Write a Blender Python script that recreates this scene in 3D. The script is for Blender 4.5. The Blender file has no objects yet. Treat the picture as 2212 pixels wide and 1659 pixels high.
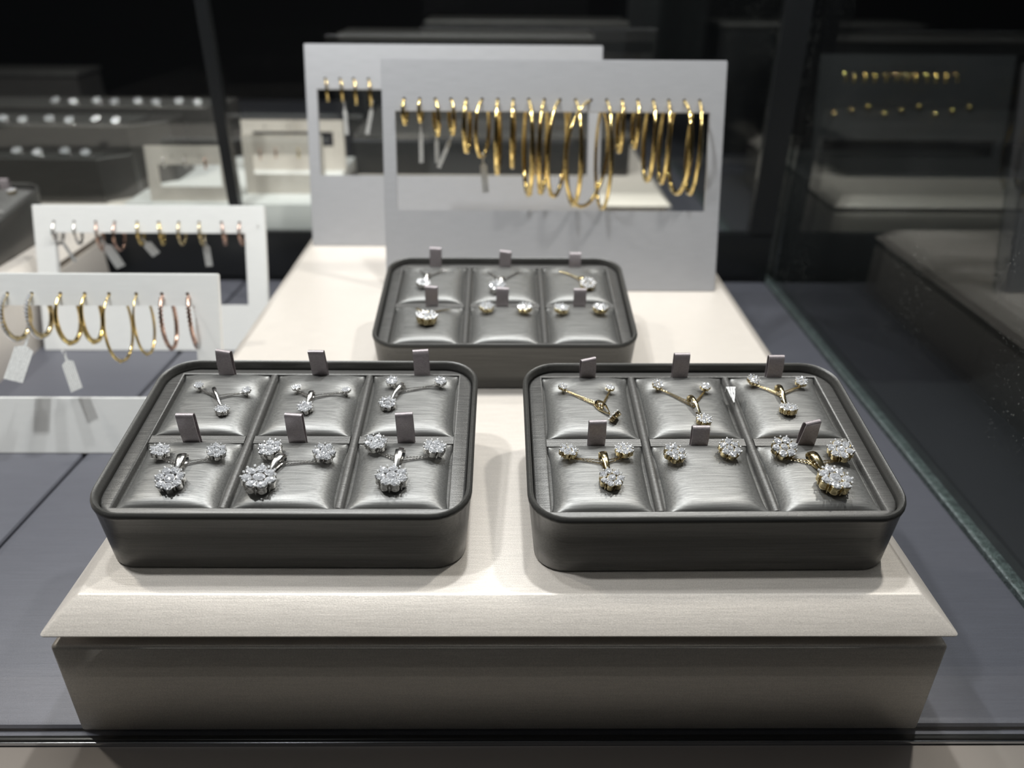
import bpy, bmesh, math, random
from mathutils import Vector, Matrix
random.seed(7)
sc = bpy.context.scene
col = sc.collection

# ---------------------------------------------------------------- camera, world, lights, exposure
cd = bpy.data.cameras.new('camera'); cam = bpy.data.objects.new('camera', cd); col.objects.link(cam)
Fv = Vector((0.0104, 0.8775, -0.4795)).normalized()
Rv = Vector((0.9999, -0.0078, 0.0075)); Rv = (Rv - Fv * Rv.dot(Fv)).normalized()
Uv = Rv.cross(Fv)
cam.matrix_world = Matrix(((Rv.x, Uv.x, -Fv.x, 0), (Rv.y, Uv.y, -Fv.y, 0), (Rv.z, Uv.z, -Fv.z, .322), (0, 0, 0, 1)))
cd.sensor_fit = 'HORIZONTAL'; cd.sensor_width = 36.0; cd.lens = 27.37
cd.clip_start = 0.01; cd.clip_end = 50
cd.dof.use_dof = True; cd.dof.focus_distance = .375; cd.dof.aperture_fstop = 5.6
sc.camera = cam

w = bpy.data.worlds.new('world'); sc.world = w; w.use_nodes = True
w.node_tree.nodes['Background'].inputs[0].default_value = (.62, .68, .8, 1)
w.node_tree.nodes['Background'].inputs[1].default_value = .018


def lamp(name, x, y, z, size, power, c=(1, .97, .92), sy=None, tx=None, ty=None):
    l = bpy.data.lights.new(name, 'AREA'); l.energy = power; l.color = c; l.shape = 'DISK' if sy is None else 'RECTANGLE'
    l.size = size
    if sy: l.size_y = sy
    o = bpy.data.objects.new(name, l); col.objects.link(o); o.location = (x, y, z)
    if tx is not None:
        o.rotation_euler = (Vector((tx, ty, 0)) - o.location).to_track_quat('-Z', 'Y').to_euler()
    return o


lamp('ceiling_spot_or_fill', -.26, .50, 1.0, .05, 2.4, (.97, .98, 1), tx=-.1, ty=.45)
lamp('ceiling_spot_or_fill', .05, .57, 1.0, .045, 4.4, (.97, .98, 1), tx=.03, ty=.5)
lamp('ceiling_spot_or_fill', .40, .62, 1.0, .045, 4.4, (1, .97, .93), tx=.15, ty=.5)
lamp('ceiling_spot_or_fill', -.36, .30, 1.0, .05, 5.2, (.97, .98, 1), tx=-.40, ty=.52)  # added fill, no real ceiling fixture: brightens the front of the white stand
lamp('ceiling_spot_or_fill', -.75, .66, 1.1, .06, 4.0, (1, .95, .88), tx=-.5, ty=.7)
lamp('ceiling_light_bar', 0, .98, 1.15, .50, 2.4, (1, .98, .95), sy=.07, tx=0, ty=.6)

vs = sc.view_settings
vs.view_transform = 'Standard'; vs.look = 'None'; vs.gamma = 1; vs.use_curve_mapping = False
vs.exposure = 0.0
sc.cycles.use_denoising = True
sc.cycles.max_bounces = 8
sc.cycles.transparent_max_bounces = 16
sc.cycles.sample_clamp_indirect = 6


# ---------------------------------------------------------------- materials
def mat(name, color, rough=.5, metal=0., spec=.5, coat=0., emit=0):
    m = bpy.data.materials.new(name); m.use_nodes = True
    b = m.node_tree.nodes['Principled BSDF']
    b.inputs['Base Color'].default_value = (*color, 1); b.inputs['Roughness'].default_value = rough
    b.inputs['Metallic'].default_value = metal; b.inputs['Specular IOR Level'].default_value = spec
    b.inputs['Coat Weight'].default_value = coat
    return m


def brushed(name, color, metal, rough, fx=45, fy=1100, var=.25, bump=.25, grain=2600, gvar=.12, spec=.5, dist=.0002):
    """cloth or leatherette with fine grain running along x, and a small speckle"""
    m = mat(name, color, rough, metal, spec); nt = m.node_tree; N = nt.nodes; L = nt.links
    b = N['Principled BSDF']
    tc = N.new('ShaderNodeTexCoord')
    mp = N.new('ShaderNodeMapping'); mp.inputs['Scale'].default_value = (fx, fy, fy)
    L.new(tc.outputs['Object'], mp.inputs['Vector'])
    n1 = N.new('ShaderNodeTexNoise'); n1.inputs['Scale'].default_value = 1; n1.inputs['Detail'].default_value = 3
    L.new(mp.outputs[0], n1.inputs['Vector'])
    n2 = N.new('ShaderNodeTexNoise'); n2.inputs['Scale'].default_value = grain; n2.inputs['Detail'].default_value = 1
    L.new(tc.outputs['Object'], n2.inputs['Vector'])
    r1 = N.new('ShaderNodeMapRange'); r1.inputs[1].default_value = .3; r1.inputs[2].default_value = .7
    r1.inputs[3].default_value = 1 - var; r1.inputs[4].default_value = 1 + var
    L.new(n1.outputs[0], r1.inputs[0])
    r2 = N.new('ShaderNodeMapRange'); r2.inputs[1].default_value = .3; r2.inputs[2].default_value = .7
    r2.inputs[3].default_value = 1 - gvar; r2.inputs[4].default_value = 1 + gvar
    L.new(n2.outputs[0], r2.inputs[0])
    mu = N.new('ShaderNodeMath'); mu.operation = 'MULTIPLY'; L.new(r1.outputs[0], mu.inputs[0]); L.new(r2.outputs[0], mu.inputs[1])
    vm = N.new('ShaderNodeVectorMath'); vm.operation = 'SCALE'; vm.inputs[0].default_value = color
    L.new(mu.outputs[0], vm.inputs['Scale']); L.new(vm.outputs[0], b.inputs['Base Color'])
    bp = N.new('ShaderNodeBump'); bp.inputs['Strength'].default_value = bump; bp.inputs['Distance'].default_value = dist
    ad = N.new('ShaderNodeMath'); ad.operation = 'ADD'; L.new(n1.outputs[0], ad.inputs[0]); L.new(n2.outputs[0], ad.inputs[1])
    L.new(ad.outputs[0], bp.inputs['Height']); L.new(bp.outputs[0], b.inputs['Normal'])
    return m


def glass(name, tint, refl=1.0, dust=0.0):
    """thin clear pane: Schlick reflection over a tinted clear transmission"""
    m = bpy.data.materials.new(name); m.use_nodes = True; nt = m.node_tree; N = nt.nodes; L = nt.links
    N.clear()
    out = N.new('ShaderNodeOutputMaterial'); mix = N.new('ShaderNodeMixShader')
    tr = N.new('ShaderNodeBsdfTransparent'); tr.inputs[0].default_value = (*tint, 1)
    gl = N.new('ShaderNodeBsdfGlossy'); gl.inputs['Roughness'].default_value = .0
    gl.inputs['Color'].default_value = (refl, refl, refl, 1)
    ge = N.new('ShaderNodeNewGeometry'); dt = N.new('ShaderNodeVectorMath'); dt.operation = 'DOT_PRODUCT'
    L.new(ge.outputs['Incoming'], dt.inputs[0]); L.new(ge.outputs['True Normal'], dt.inputs[1])
    ab = N.new('ShaderNodeMath'); ab.operation = 'ABSOLUTE'; L.new(dt.outputs['Value'], ab.inputs[0])
    su = N.new('ShaderNodeMath'); su.operation = 'SUBTRACT'; su.inputs[0].default_value = 1; L.new(ab.outputs[0], su.inputs[1])
    pw = N.new('ShaderNodeMath'); pw.operation = 'POWER'; pw.inputs[1].default_value = 5; L.new(su.outputs[0], pw.inputs[0])
    ma = N.new('ShaderNodeMath'); ma.operation = 'MULTIPLY_ADD'; ma.inputs[1].default_value = .96; ma.inputs[2].default_value = .042
    L.new(pw.outputs[0], ma.inputs[0])
    L.new(ma.outputs[0], mix.inputs[0]); L.new(tr.outputs[0], mix.inputs[1]); L.new(gl.outputs[0], mix.inputs[2])
    last = mix
    if dust:
        tc = N.new('ShaderNodeTexCoord'); vo = N.new('ShaderNodeTexVoronoi'); vo.inputs['Scale'].default_value = 260
        L.new(tc.outputs['Object'], vo.inputs['Vector'])
        lt = N.new('ShaderNodeMath'); lt.operation = 'LESS_THAN'; lt.inputs[1].default_value = .13; L.new(vo.outputs['Distance'], lt.inputs[0])
        no = N.new('ShaderNodeTexNoise'); no.inputs['Scale'].default_value = 9; L.new(tc.outputs['Object'], no.inputs['Vector'])
        rr = N.new('ShaderNodeMapRange'); rr.inputs[1].default_value = .52; rr.inputs[2].default_value = .75; rr.inputs[4].default_value = dust
        L.new(no.outputs[0], rr.inputs[0])
        mm = N.new('ShaderNodeMath'); mm.operation = 'MULTIPLY'; L.new(lt.outputs[0], mm.inputs[0]); L.new(rr.outputs[0], mm.inputs[1])
        df = N.new('ShaderNodeBsdfDiffuse'); df.inputs[0].default_value = (.7, .7, .66, 1)
        m2 = N.new('ShaderNodeMixShader'); L.new(mm.outputs[0], m2.inputs[0]); L.new(mix.outputs[0], m2.inputs[1]); L.new(df.outputs[0], m2.inputs[2])
        last = m2
    L.new(last.outputs[0], out.inputs[0])
    return m


M = {}
M['pad'] = brushed('grey_satin_leatherette', (.215, .213, .205), .6, .43, 55, 1500, .26, .22, 4500)
M['tray'] = brushed('dark_grey_leatherette', (.080, .078, .073), .3, .36, 25, 1500, .22, .25)
M['frame'] = brushed('grey_frame_leatherette', (.125, .122, .117), .5, .40, 35, 1500, .25, .4)
M['cream'] = brushed('cream_leatherette', (.74, .68, .615), .25, .42, 60, 900, .05, .25, 2200, .13)
M['white'] = brushed('white_leatherette', (.86, .86, .84), .0, .45, 60, 900, .03, .15, 1800, .04)
M['stand'] = brushed('silver_grey_leatherette', (.50, .50, .515), .3, .42, 60, 900, .05, .15, 1500, .05)
M['deck'] = brushed('blue_grey_deck_cloth', (.110, .112, .132), .15, .42, 40, 1100, .06, .2, 2200, .10)
M['ledge'] = mat('taupe_counter_ledge', (.52, .46, .41), .3, .1)
M['black'] = mat('black_metal_frame', (.012, .013, .014), .3, .0, .5)
M['void'] = mat('black_counter', (.01, .011, .012), .5)
M['edge'] = mat('green_glass_edge', (.10, .15, .14), .25, .0, .6)
M['gasket'] = brushed('grey_green_gasket', (.10, .12, .12), .3, .4, 200, 300, .4, .5, 900, .4, dist=.001)
M['ribbon'] = brushed('mauve_grey_satin_ribbon', (.40, .355, .365), .35, .36, 900, 2500, .15, .3, 3000, .1)
M['silver'] = mat('white_gold', (.84, .82, .79), .20, 1)
M['gold'] = mat('yellow_gold', (.86, .65, .26), .10, 1)
gn = M['gold'].node_tree; gno = gn.nodes.new('ShaderNodeTexNoise'); gno.inputs['Scale'].default_value = 420
gtc = gn.nodes.new('ShaderNodeTexCoord'); gn.links.new(gtc.outputs['Object'], gno.inputs['Vector'])
gbp = gn.nodes.new('ShaderNodeBump'); gbp.inputs['Strength'].default_value = .35; gbp.inputs['Distance'].default_value = .0006
gn.links.new(gno.outputs[0], gbp.inputs['Height']); gn.links.new(gbp.outputs[0], gn.nodes['Principled BSDF'].inputs['Normal'])
M['palegold'] = mat('pale_yellow_gold', (.80, .66, .38), .16, 1)
M['rose'] = mat('rose_gold', (.68, .46, .37), .18, 1)
M['tip'] = mat('bright_prong_tip', (.95, .95, .95), .32, .6)
M['steel'] = mat('steel_trim', (.5, .52, .55), .2, 1)
M['tag'] = mat('white_plastic_tag', (.72, .72, .70), .35)
M['dark'] = brushed('charcoal_leatherette', (.070, .066, .063), .2, .4, 30, 700, .15, .2)
M['wall'] = mat('dark_shop_wall', (.02, .018, .018), .8)
m = mat('diamond', (.93, .94, .97), .06, .66, 1.0); M['stone'] = m
M['blueflash'] = mat('diamond_cool', (.75, .82, 1.0), .03, .9, 1.0)

# printed lines on the price tags: rows of tiny illegible marks
m = M['tag']; nt = m.node_tree; tc = nt.nodes.new('ShaderNodeTexCoord')
mp = nt.nodes.new('ShaderNodeMapping'); mp.inputs['Scale'].default_value = (2600, 1, 1500)
no = nt.nodes.new('ShaderNodeTexNoise'); no.inputs['Scale'].default_value = 1
nt.links.new(tc.outputs['Object'], mp.inputs[0]); nt.links.new(mp.outputs[0], no.inputs['Vector'])
wv = nt.nodes.new('ShaderNodeTexWave'); wv.bands_direction = 'X'; wv.inputs['Scale'].default_value = 230
nt.links.new(tc.outputs['Object'], wv.inputs['Vector'])
g1 = nt.nodes.new('ShaderNodeMath'); g1.operation = 'GREATER_THAN'; g1.inputs[1].default_value = .5; nt.links.new(no.outputs[0], g1.inputs[0])
g2 = nt.nodes.new('ShaderNodeMath'); g2.operation = 'GREATER_THAN'; g2.inputs[1].default_value = .62; nt.links.new(wv.outputs[1], g2.inputs[0])
g3 = nt.nodes.new('ShaderNodeMath'); g3.operation = 'MULTIPLY'; nt.links.new(g1.outputs[0], g3.inputs[0]); nt.links.new(g2.outputs[0], g3.inputs[1])
mx = nt.nodes.new('ShaderNodeMix'); mx.data_type = 'RGBA'; mx.inputs[6].default_value = (.72, .72, .70, 1); mx.inputs[7].default_value = (.16, .16, .17, 1)
nt.links.new(g3.outputs[0], mx.inputs[0]); nt.links.new(mx.outputs[2], nt.nodes['Principled BSDF'].inputs['Base Color'])


# ---------------------------------------------------------------- helpers
def link(o, parent=None):
    col.objects.link(o)
    if parent is not None: o.parent = parent
    return o


def mesh(name, bm, m, smooth=True, ang=35):
    bmesh.ops.remove_doubles(bm, verts=bm.verts, dist=1e-7)
    bmesh.ops.recalc_face_normals(bm, faces=bm.faces)
    me = bpy.data.meshes.new(name); bm.to_mesh(me); bm.free()
    me.materials.append(m)
    if smooth:
        me.polygons.foreach_set('use_smooth', [True] * len(me.polygons))
        me.set_sharp_from_angle(angle=math.radians(ang))
    return me


def obj(name, bm, m, parent=None, loc=(0, 0, 0), smooth=True, ang=35):
    me = bm if isinstance(bm, bpy.types.Mesh) else mesh(name, bm, m, smooth, ang)
    o = bpy.data.objects.new(name, me); o.location = loc
    return link(o, parent)


def empty(name, mw=None, loc=(0, 0, 0), rz=0):
    o = bpy.data.objects.new(name, None); o.empty_display_size = .01
    o.location = loc; o.rotation_euler = (0, 0, rz)
    if mw is not None: o.matrix_world = mw
    return link(o)


def tag(o, label, cat, group=None):
    o['label'] = label; o['category'] = cat
    if group: o['group'] = group
    return o


def struct(o):
    o['kind'] = 'structure'; return o


def box(bm, x0, x1, y0, y1, z0, z1, bev=0, seg=2):
    r = bmesh.ops.create_cube(bm, size=1)
    vv = r['verts']
    bmesh.ops.scale(bm, vec=(x1 - x0, y1 - y0, z1 - z0), verts=vv)
    bmesh.ops.translate(bm, vec=((x0 + x1) / 2, (y0 + y1) / 2, (z0 + z1) / 2), verts=vv)
    if bev:
        es = list({e for v in vv for e in v.link_edges})
        bmesh.ops.bevel(bm, geom=es, offset=bev, segments=seg, profile=.5, affect='EDGES')
    return bm


def bx(*a, **k): return box(bmesh.new(), *a, **k)


def loft(bm, rings, cap0=True, cap1=True, closed=True):
    rs = [[bm.verts.new(p) for p in r] for r in rings]
    n = len(rs[0])
    for a, b in zip(rs, rs[1:]):
        for i in range(n if closed else n - 1):
            j = (i + 1) % n
            try: bm.faces.new((a[i], a[j], b[j], b[i]))
            except ValueError: pass
    if cap0: bm.faces.new(rs[0][::-1])
    if cap1: bm.faces.new(rs[-1])
    return bm


def tube(bm, pts, r, seg=8, closed=False, up=Vector((0, 0, 1))):
    n = len(pts); rings = []
    pts = [Vector(p) for p in pts]
    for i, p in enumerate(pts):
        a = pts[(i - 1) % n] if (closed or i) else p
        b = pts[(i + 1) % n] if (closed or i < n - 1) else p
        t = (b - a).normalized()
        s = t.cross(up)
        if s.length < 1e-4: s = t.cross(Vector((1, 0, 0)))
        s.normalize(); u = s.cross(t)
        rr = r[i] if isinstance(r, (list, tuple)) else r
        rings.append([p + (s * math.cos(2 * math.pi * k / seg) + u * math.sin(2 * math.pi * k / seg)) * rr for k in range(seg)])
    if closed: rings.append(rings[0])
    return loft(bm, rings, not closed, not closed)


def rrect(x0, x1, y0, y1, r, k=7):
    """rounded rectangle, counter-clockwise; r = 0 keeps the same vertex count"""
    P = []
    for cx, cy, a in ((x1 - r, y0 + r, -90), (x1 - r, y1 - r, 0), (x0 + r, y1 - r, 90), (x0 + r, y0 + r, 180)):
        for i in range(k):
            t = math.radians(a + 90 * i / (k - 1))
            P.append((cx + r * math.cos(t), cy + r * math.sin(t)))
    return P


# ---------------------------------------------------------------- display risers
def riser(name, xc, y0, y1, zt, label, material='cream', half=.2, group=None, mb=None, foot=.0585, bv=.0133, sl=.0130):
    """bevelled top slab over a recessed neck and a box; top plateau at zt"""
    mm = M[material]
    r = empty(name, loc=(xc, y0, 0)); D = y1 - y0
    zl = zt - sl; zb = zl - .0066
    obj('lower_box', bx(-half + .0015, half - .0015, .0015, D - .0015, 0, zb, bev=.0018, seg=3), mm, r)
    obj('recessed_neck', bx(-half + .010, half - .010, .010, D - .010, zb - .001, zl + .001), mm, r)
    bm = bmesh.new()
    def R(i, z, rr): return [(x, y, z) for x, y in rrect(-half + i, half - i, i, D - i, rr, 5)]
    loft(bm, [R(.0012, zl, .001), R(.0003, zl + .0004, .0016), R(0, zl + .0012, .002), R(.0004, zl + .0018, .002),
              R(bv - .0006, zt - .0004, .0012), R(bv, zt - .0001, .001), R(bv + .0008, zt, .001)])
    obj('top_slab', bm, mm, r, ang=25)
    tag(r, label, 'display riser', group)
    return r


riser('display_riser', -.0006, .2442, .803, .0755, 'large cream display riser carrying the three dark jewellery trays')
riser('display_riser', -.6255, .30, .803, .0755, 'cream display riser at left behind the white hoop stand')
riser('display_riser', 0, .916, 1.30, .0755, 'cream riser behind the back glass carrying a charcoal box')
riser('display_riser', -.6205, .87, 1.30, .0755, 'cream riser behind the back glass carrying dark ring trays')

# ---------------------------------------------------------------- jewellery trays
TW, TD, TH, TT = .1718, .1171, .0332, .1531
CT, ST = math.cos(TT), math.sin(TT)
ZP = .0755
COLS = [(-.0752, -.0282), (-.0238, .0238), (.0282, .0752)]
ROWS = [(.0092, .0530), (.0592, .1088)]


def TP(a, b, n=0.): return Vector((a, b * CT - n * ST, TH + b * ST + n * CT))


def pad_h(u, v):
    gu = max(0, 1 - abs(u) ** 2.8) ** .6; gv = max(0, 1 - abs(v) ** 7) ** .5
    return -.0056 + .0038 * gu * gv - .0050 * abs(u) ** 7 * max(0, 1 - v ** 4) ** .7


def pad_n(a, b):
    for a0, a1 in COLS:
        for b0, b1 in ROWS:
            if a0 <= a <= a1 and b0 <= b <= b1:
                u = (2 * a - a0 - a1) / (a1 - a0); v = (2 * b - b0 - b1) / (b1 - b0)
                return pad_h(u, v)
    return -.0050


def make_pad(a0, a1, b0, b1, dents=()):
    bm = bmesh.new(); n = 30; g = []
    for j in range(n + 1):
        row = []
        for i in range(n + 1):
            # denser sampling near the edges
            u = -math.cos(math.pi * i / n); v = -math.cos(math.pi * j / n)
            a = a0 + (a1 - a0) * (u + 1) / 2; b = b0 + (b1 - b0) * (v + 1) / 2
            h = pad_h(u, v)
            for da, db in dents:
                h -= .0022 * math.exp(-((a - da) ** 2 + (b - db) ** 2) / (2 * .0032 ** 2))
            row.append(bm.verts.new(TP(a, b, max(h, -.0115))))
        g.append(row)
    for j in range(n):
        for i in range(n):
            bm.faces.new((g[j][i], g[j][i + 1], g[j + 1][i + 1], g[j + 1][i]))
    ring = [g[0][i] for i in range(n)] + [g[j][n] for j in range(n)] + [g[n][i] for i in range(n, 0, -1)] + [g[j][0] for j in range(n, 0, -1)]
    low = [bm.verts.new(v.co + Vector((0, .012 * ST, -.012 * CT)) * .25) for v in ring]
    for i in range(len(ring)):
        j = (i + 1) % len(ring); bm.faces.new((ring[i], low[i], low[j], ring[j]))
    bm.faces.new(low)
    return bm


def ribbon(a, b, h, lean=0., twist=0., wd=.0084, gap=.003):
    """folded satin loop standing out of the slit at (a, b)"""
    path = [(0, -.0035), (0, 0), (-.0003 + lean * .3, h * .5), (lean * .8, h * .85), (lean, h - .0006), (lean + .0006, h), (lean + gap * .55, h + .0001),
            (lean + gap - .0003, h - .0007), (lean + gap, h - .002), (gap + lean * .4, h * .4), (gap * .8, -.0035)]
    bm = bmesh.new(); th = .00035
    rows = []
    for i, (y, z) in enumerate(path):
        y0, z0 = path[max(0, i - 1)]; y1, z1 = path[min(len(path) - 1, i + 1)]
        t = Vector((0, y1 - y0, z1 - z0)).normalized(); nn = Vector((0, -t.z, t.y))
        f = max(0, z) / h
        row = []
        for s, k in ((-1, 0), (1, 0), (1, 1), (-1, 1)):
            x = s * wd / 2
            p = Vector((x, y, z)) - nn * th * k
            ct, st_ = math.cos(twist * f), math.sin(twist * f)
            row.append(TP(a + p.x * ct - p.y * st_, b + p.x * st_ + p.y * ct, p.z - .004))
        rows.append(row)
    return loft(bm, rows)


def tray(x, y, rz, label, tabs, dents, z=ZP):
    t = empty('jewellery_tray', loc=(x, y, z), rz=rz)
    hw = TW / 2
    bm = bmesh.new()
    def base(i, zz, r): return [(px, py * CT, zz) for px, py in rrect(-hw + i, hw - i, i, TD - i, r, 8)]
    def top(i, n, r): return [TP(px, py, n) for px, py in rrect(-hw + i, hw - i, i, TD - i, r, 8)]
    def mix(A, B, f, out=0): return [Vector(p).lerp(Vector(q), f) for p, q in zip(A, B)]
    A = base(.0036, .0012, .0145); B = top(.0006, -.0042, .0174)
    rings = [base(.0060, .0, .012), base(.0048, .0, .013), A, mix(A, B, .33), mix(A, B, .66), B,
             top(.0001, -.0032, .0178), top(0, -.0020, .018), top(.0003, -.0008, .0178), top(.0012, 0, .017), top(.0021, -.0003, .016),
             top(.0027, -.0012, .0155), top(.0029, -.0040, .0152), top(.0030, -.0080, .015)]
    loft(bm, rings)
    obj('tray_shell', bm, M['tray'], t, ang=50)
    # inner frame: flat ledge with rounded outer and square inner edge
    bm = bmesh.new()
    def inner(i, n, r=0): return [TP(px, py, n) for px, py in rrect(-.0752 - i, .0752 + i, .0092 - i, .1088 + i, r, 8)]
    loft(bm, [top(.0031, -.0079, .015), top(.0034, -.0052, .0147), top(.0042, -.0045, .014), inner(.0008, -.0042, .0), inner(.0002, -.0045), inner(0, -.0051), inner(0, -.0120), inner(.002, -.0120)], False, False)
    obj('inner_frame', bm, M['frame'], t, ang=50)
    # upholstered pads
    for a0, a1 in COLS:
        for b0, b1 in ROWS:
            dd = [q for q in dents if a0 <= q[0] <= a1 and b0 - .003 <= q[1] <= b1 + .003]
            obj('pad', make_pad(a0 + .0003, a1 - .0003, b0 + .0002, b1 - .0002, dd), M['pad'], t, ang=80)
    for a in (-.026, .026):
        bm = bmesh.new()
        prof = [(-.0021, -.0120), (-.0021, -.0062), (-.0017, -.0050), (-.0009, -.0044), (0, -.0042), (.0009, -.0044), (.0017, -.0050), (.0021, -.0062), (.0021, -.0120)]
        loft(bm, [[TP(a + p, b, n) for p, n in prof] for b in (.0092, .1086)])
        obj('divider_bar', bm, M['frame'], t, ang=60)
    for a0, a1 in COLS:
        bm = bmesh.new()
        prof = [(.0534, -.0120), (.0534, -.0062), (.0538, -.0056), (.0588, -.0053), (.0592, -.0058), (.0592, -.0120)]
        loft(bm, [[TP(a, b, n) for b, n in prof] for a in (a0 + .0001, a1 - .0001)])
        obj('cross_bar', bm, M['frame'], t, ang=50)
    for i, (a, b, h, lean, tw) in enumerate(tabs):
        obj('ribbon_tab', ribbon(a, b, h, lean, tw), M['ribbon'], t, ang=60)
    tag(t, label, 'jewellery tray')
    return t


# ---------------------------------------------------------------- flower clusters of stones
def stone_mesh(name='stone'):
    bm = bmesh.new(); n = 8
    def ring(r, z, ph): return [bm.verts.new((r * math.cos(2 * math.pi * (i + ph) / n), r * math.sin(2 * math.pi * (i + ph) / n), z)) for i in range(n)]
    g0 = ring(.92, -.25, 0); g = ring(1, 0, 0); c = ring(.80, .17, .5); tb = ring(.58, .33, 0); iv = ring(.30, .30, .5)
    for i in range(n):
        tb[i].co.z += .05 if i % 2 else -.03; iv[i].co.z += -.05 if i % 2 else .05
    top = bm.verts.new((.03, .02, .30))
    for i in range(n):
        j = (i + 1) % n
        bm.faces.new((g0[i], g0[j], g[j], g[i]))
        bm.faces.new((g[i], g[j], c[i])); bm.faces.new((g[j], c[j], c[i]))
        bm.faces.new((c[i], c[j], tb[j])); bm.faces.new((tb[i], c[i], tb[j]))
        bm.faces.new((tb[i], tb[j], iv[i])); bm.faces.new((iv[i], tb[j], iv[j])); bm.faces.new((iv[i], iv[j], top))
    bm.faces.new(g0[::-1])
    # a slightly domed, faceted table so that neighbouring facets catch different lamps
    return mesh(name, bm, M['stone'], smooth=False)


STONE = stone_mesh()


def cluster_layout(n):
    if n == 6: c, ro, rr = .34, .66, .335
    else: c, ro, rr = .37, .69, .305
    L = [(0, 0, c * .98)]
    for i in range(n):
        t = 2 * math.pi * (i + .5) / n; L.append((ro * math.cos(t), ro * math.sin(t), rr * 1.02))
    return L


def setting_mesh(n, m, hgt):
    """scalloped basket with prong beads, unit radius, top at z = 0, foot at -hgt"""
    bm = bmesh.new(); L = cluster_layout(n); seg = 12
    for (x, y, r) in L:
        rings = []
        for rf, z in ((.62, -hgt), (.86, -hgt * .88), (.94, -hgt * .80), (.90, -hgt * .72), (.95, -hgt * .30), (1.04, -.10), (1.05, -.02), (.97, 0), (.90, -.04)):
            rings.append([(x + r * rf * math.cos(2 * math.pi * i / seg), y + r * rf * math.sin(2 * math.pi * i / seg), z) for i in range(seg)])
        loft(bm, rings)
    # foot ring
    rings = [[(f * math.cos(2 * math.pi * i / 20), f * math.sin(2 * math.pi * i / 20), z) for i in range(20)] for f, z in ((.5, -hgt), (.74, -hgt * .95), (.74, -hgt * .85), (.5, -hgt * .8))]
    loft(bm, rings)
    # prongs: outer ones with stems, inner beads
    for i in range(n):
        for rad, ph, stem in ((.98, 0, True), (.52 if n == 6 else .60, 0, False), (.98 - .06, .5, n != 6)):
            t = 2 * math.pi * (i + ph) / n
            if ph == .5: rad = .985
            x, y = rad * math.cos(t), rad * math.sin(t)
            s = .075
            if not (ph == 0 and n == 99):
                q = bmesh.ops.create_icosphere(bm, subdivisions=1, radius=s * (1.15 if rad > .9 else .95), matrix=Matrix.Translation((x * (.93 if ph == 0 else 1), y * (.93 if ph == 0 else 1), .11)))
                for f in {f for v in q['verts'] for f in v.link_faces}: f.material_index = 1
            if stem and ph == 0:
                tube(bm, [(x * .93, y * .93, .10), (x * .95, y * .95, -.3 * hgt), (x * .85, y * .85, -hgt)], .05, 6)
    me = mesh('setting', bm, m, ang=40); me.materials.append(M['tip']); return me


SET = {(n, k): setting_mesh(n, M[k], .62) for n in (6, 7) for k in ('silver', 'palegold')}


def cluster(parent, name, n, metal, r, mw):
    s = bpy.data.objects.new(name, SET[(n, metal)]); link(s, parent)
    s.matrix_local = mw @ Matrix.Diagonal((r, r, r, 1))
    for i, (x, y, rr) in enumerate(cluster_layout(n)):
        o = bpy.data.objects.new('stone', STONE); link(o, s)
        tl = Matrix.Rotation(random.uniform(-.22, .22), 4, 'X') @ Matrix.Rotation(random.uniform(-.22, .22), 4, 'Y')
        o.matrix_local = Matrix.Translation((x, y, .015)) @ tl @ Matrix.Rotation(random.random() * 3, 4, 'Z') @ Matrix.Diagonal((rr, rr, rr * 1.05, 1))
    return s


def tray_mw(t):  # tray-local frame on the sloping top
    base = Matrix.Translation(t.location) @ Matrix.Rotation(t.rotation_euler[2], 4, 'Z')
    return base


def plane_mw(a, b, n):
    p = TP(a, b, n)
    return Matrix(((1, 0, 0, p.x), (0, CT, -ST, p.y), (0, ST, CT, p.z), (0, 0, 0, 1)))


def tilt(rx, ry, rz=0):
    return Matrix.Rotation(rz, 4, 'Z') @ Matrix.Rotation(rx, 4, 'X') @ Matrix.Rotation(ry, 4, 'Y')


POST = None


def stud(t, a, b, r, metal, label, group=None, tl=(0, 0), n=6):
    h = max(pad_n(a, b), -.004)
    mw = tray_mw(t) @ plane_mw(a, b, h)
    e = empty('stud_earring', mw)
    cluster(e, 'flower_setting', n, metal, r, Matrix.Translation((0, 0, r * .80)) @ tilt(*tl, random.random() * 3))
    bm = bmesh.new(); tube(bm, [(0, 0, r * .3), (0, 0, -.003)], .0004, 6)
    obj('post', bm, M[metal], e)
    tag(e, label, 'stud earring', group)
    return e


def chain_mesh(pts, m):
    """fine cable chain: small links turned a quarter against each other"""
    bm = bmesh.new(); pts = [Vector(p) for p in pts]
    lens = [0]
    for p, q in zip(pts, pts[1:]): lens.append(lens[-1] + (q - p).length)
    step = .00078; k = 0; d = 0
    while d < lens[-1]:
        i = max(j for j in range(len(lens)) if lens[j] <= d); i = min(i, len(pts) - 2)
        f = (d - lens[i]) / max(1e-9, lens[i + 1] - lens[i]); p = pts[i].lerp(pts[i + 1], f)
        t = (pts[i + 1] - pts[i]).normalized(); s = t.cross(Vector((0, 0, 1))).normalized(); u = s.cross(t)
        v = s if k % 2 else (s * .5 + u * .87)
        ring = [p + t * (.00062 * math.cos(q * math.pi / 4)) + v * (.00040 * math.sin(q * math.pi / 4)) for q in range(8)]
        tube(bm, ring, .00013, 4, closed=True, up=s.cross(v) if k % 2 else u.cross(v) + Vector((0, 0, .01)))
        d += step; k += 1
    return mesh('chain', bm, m, ang=60)


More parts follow.
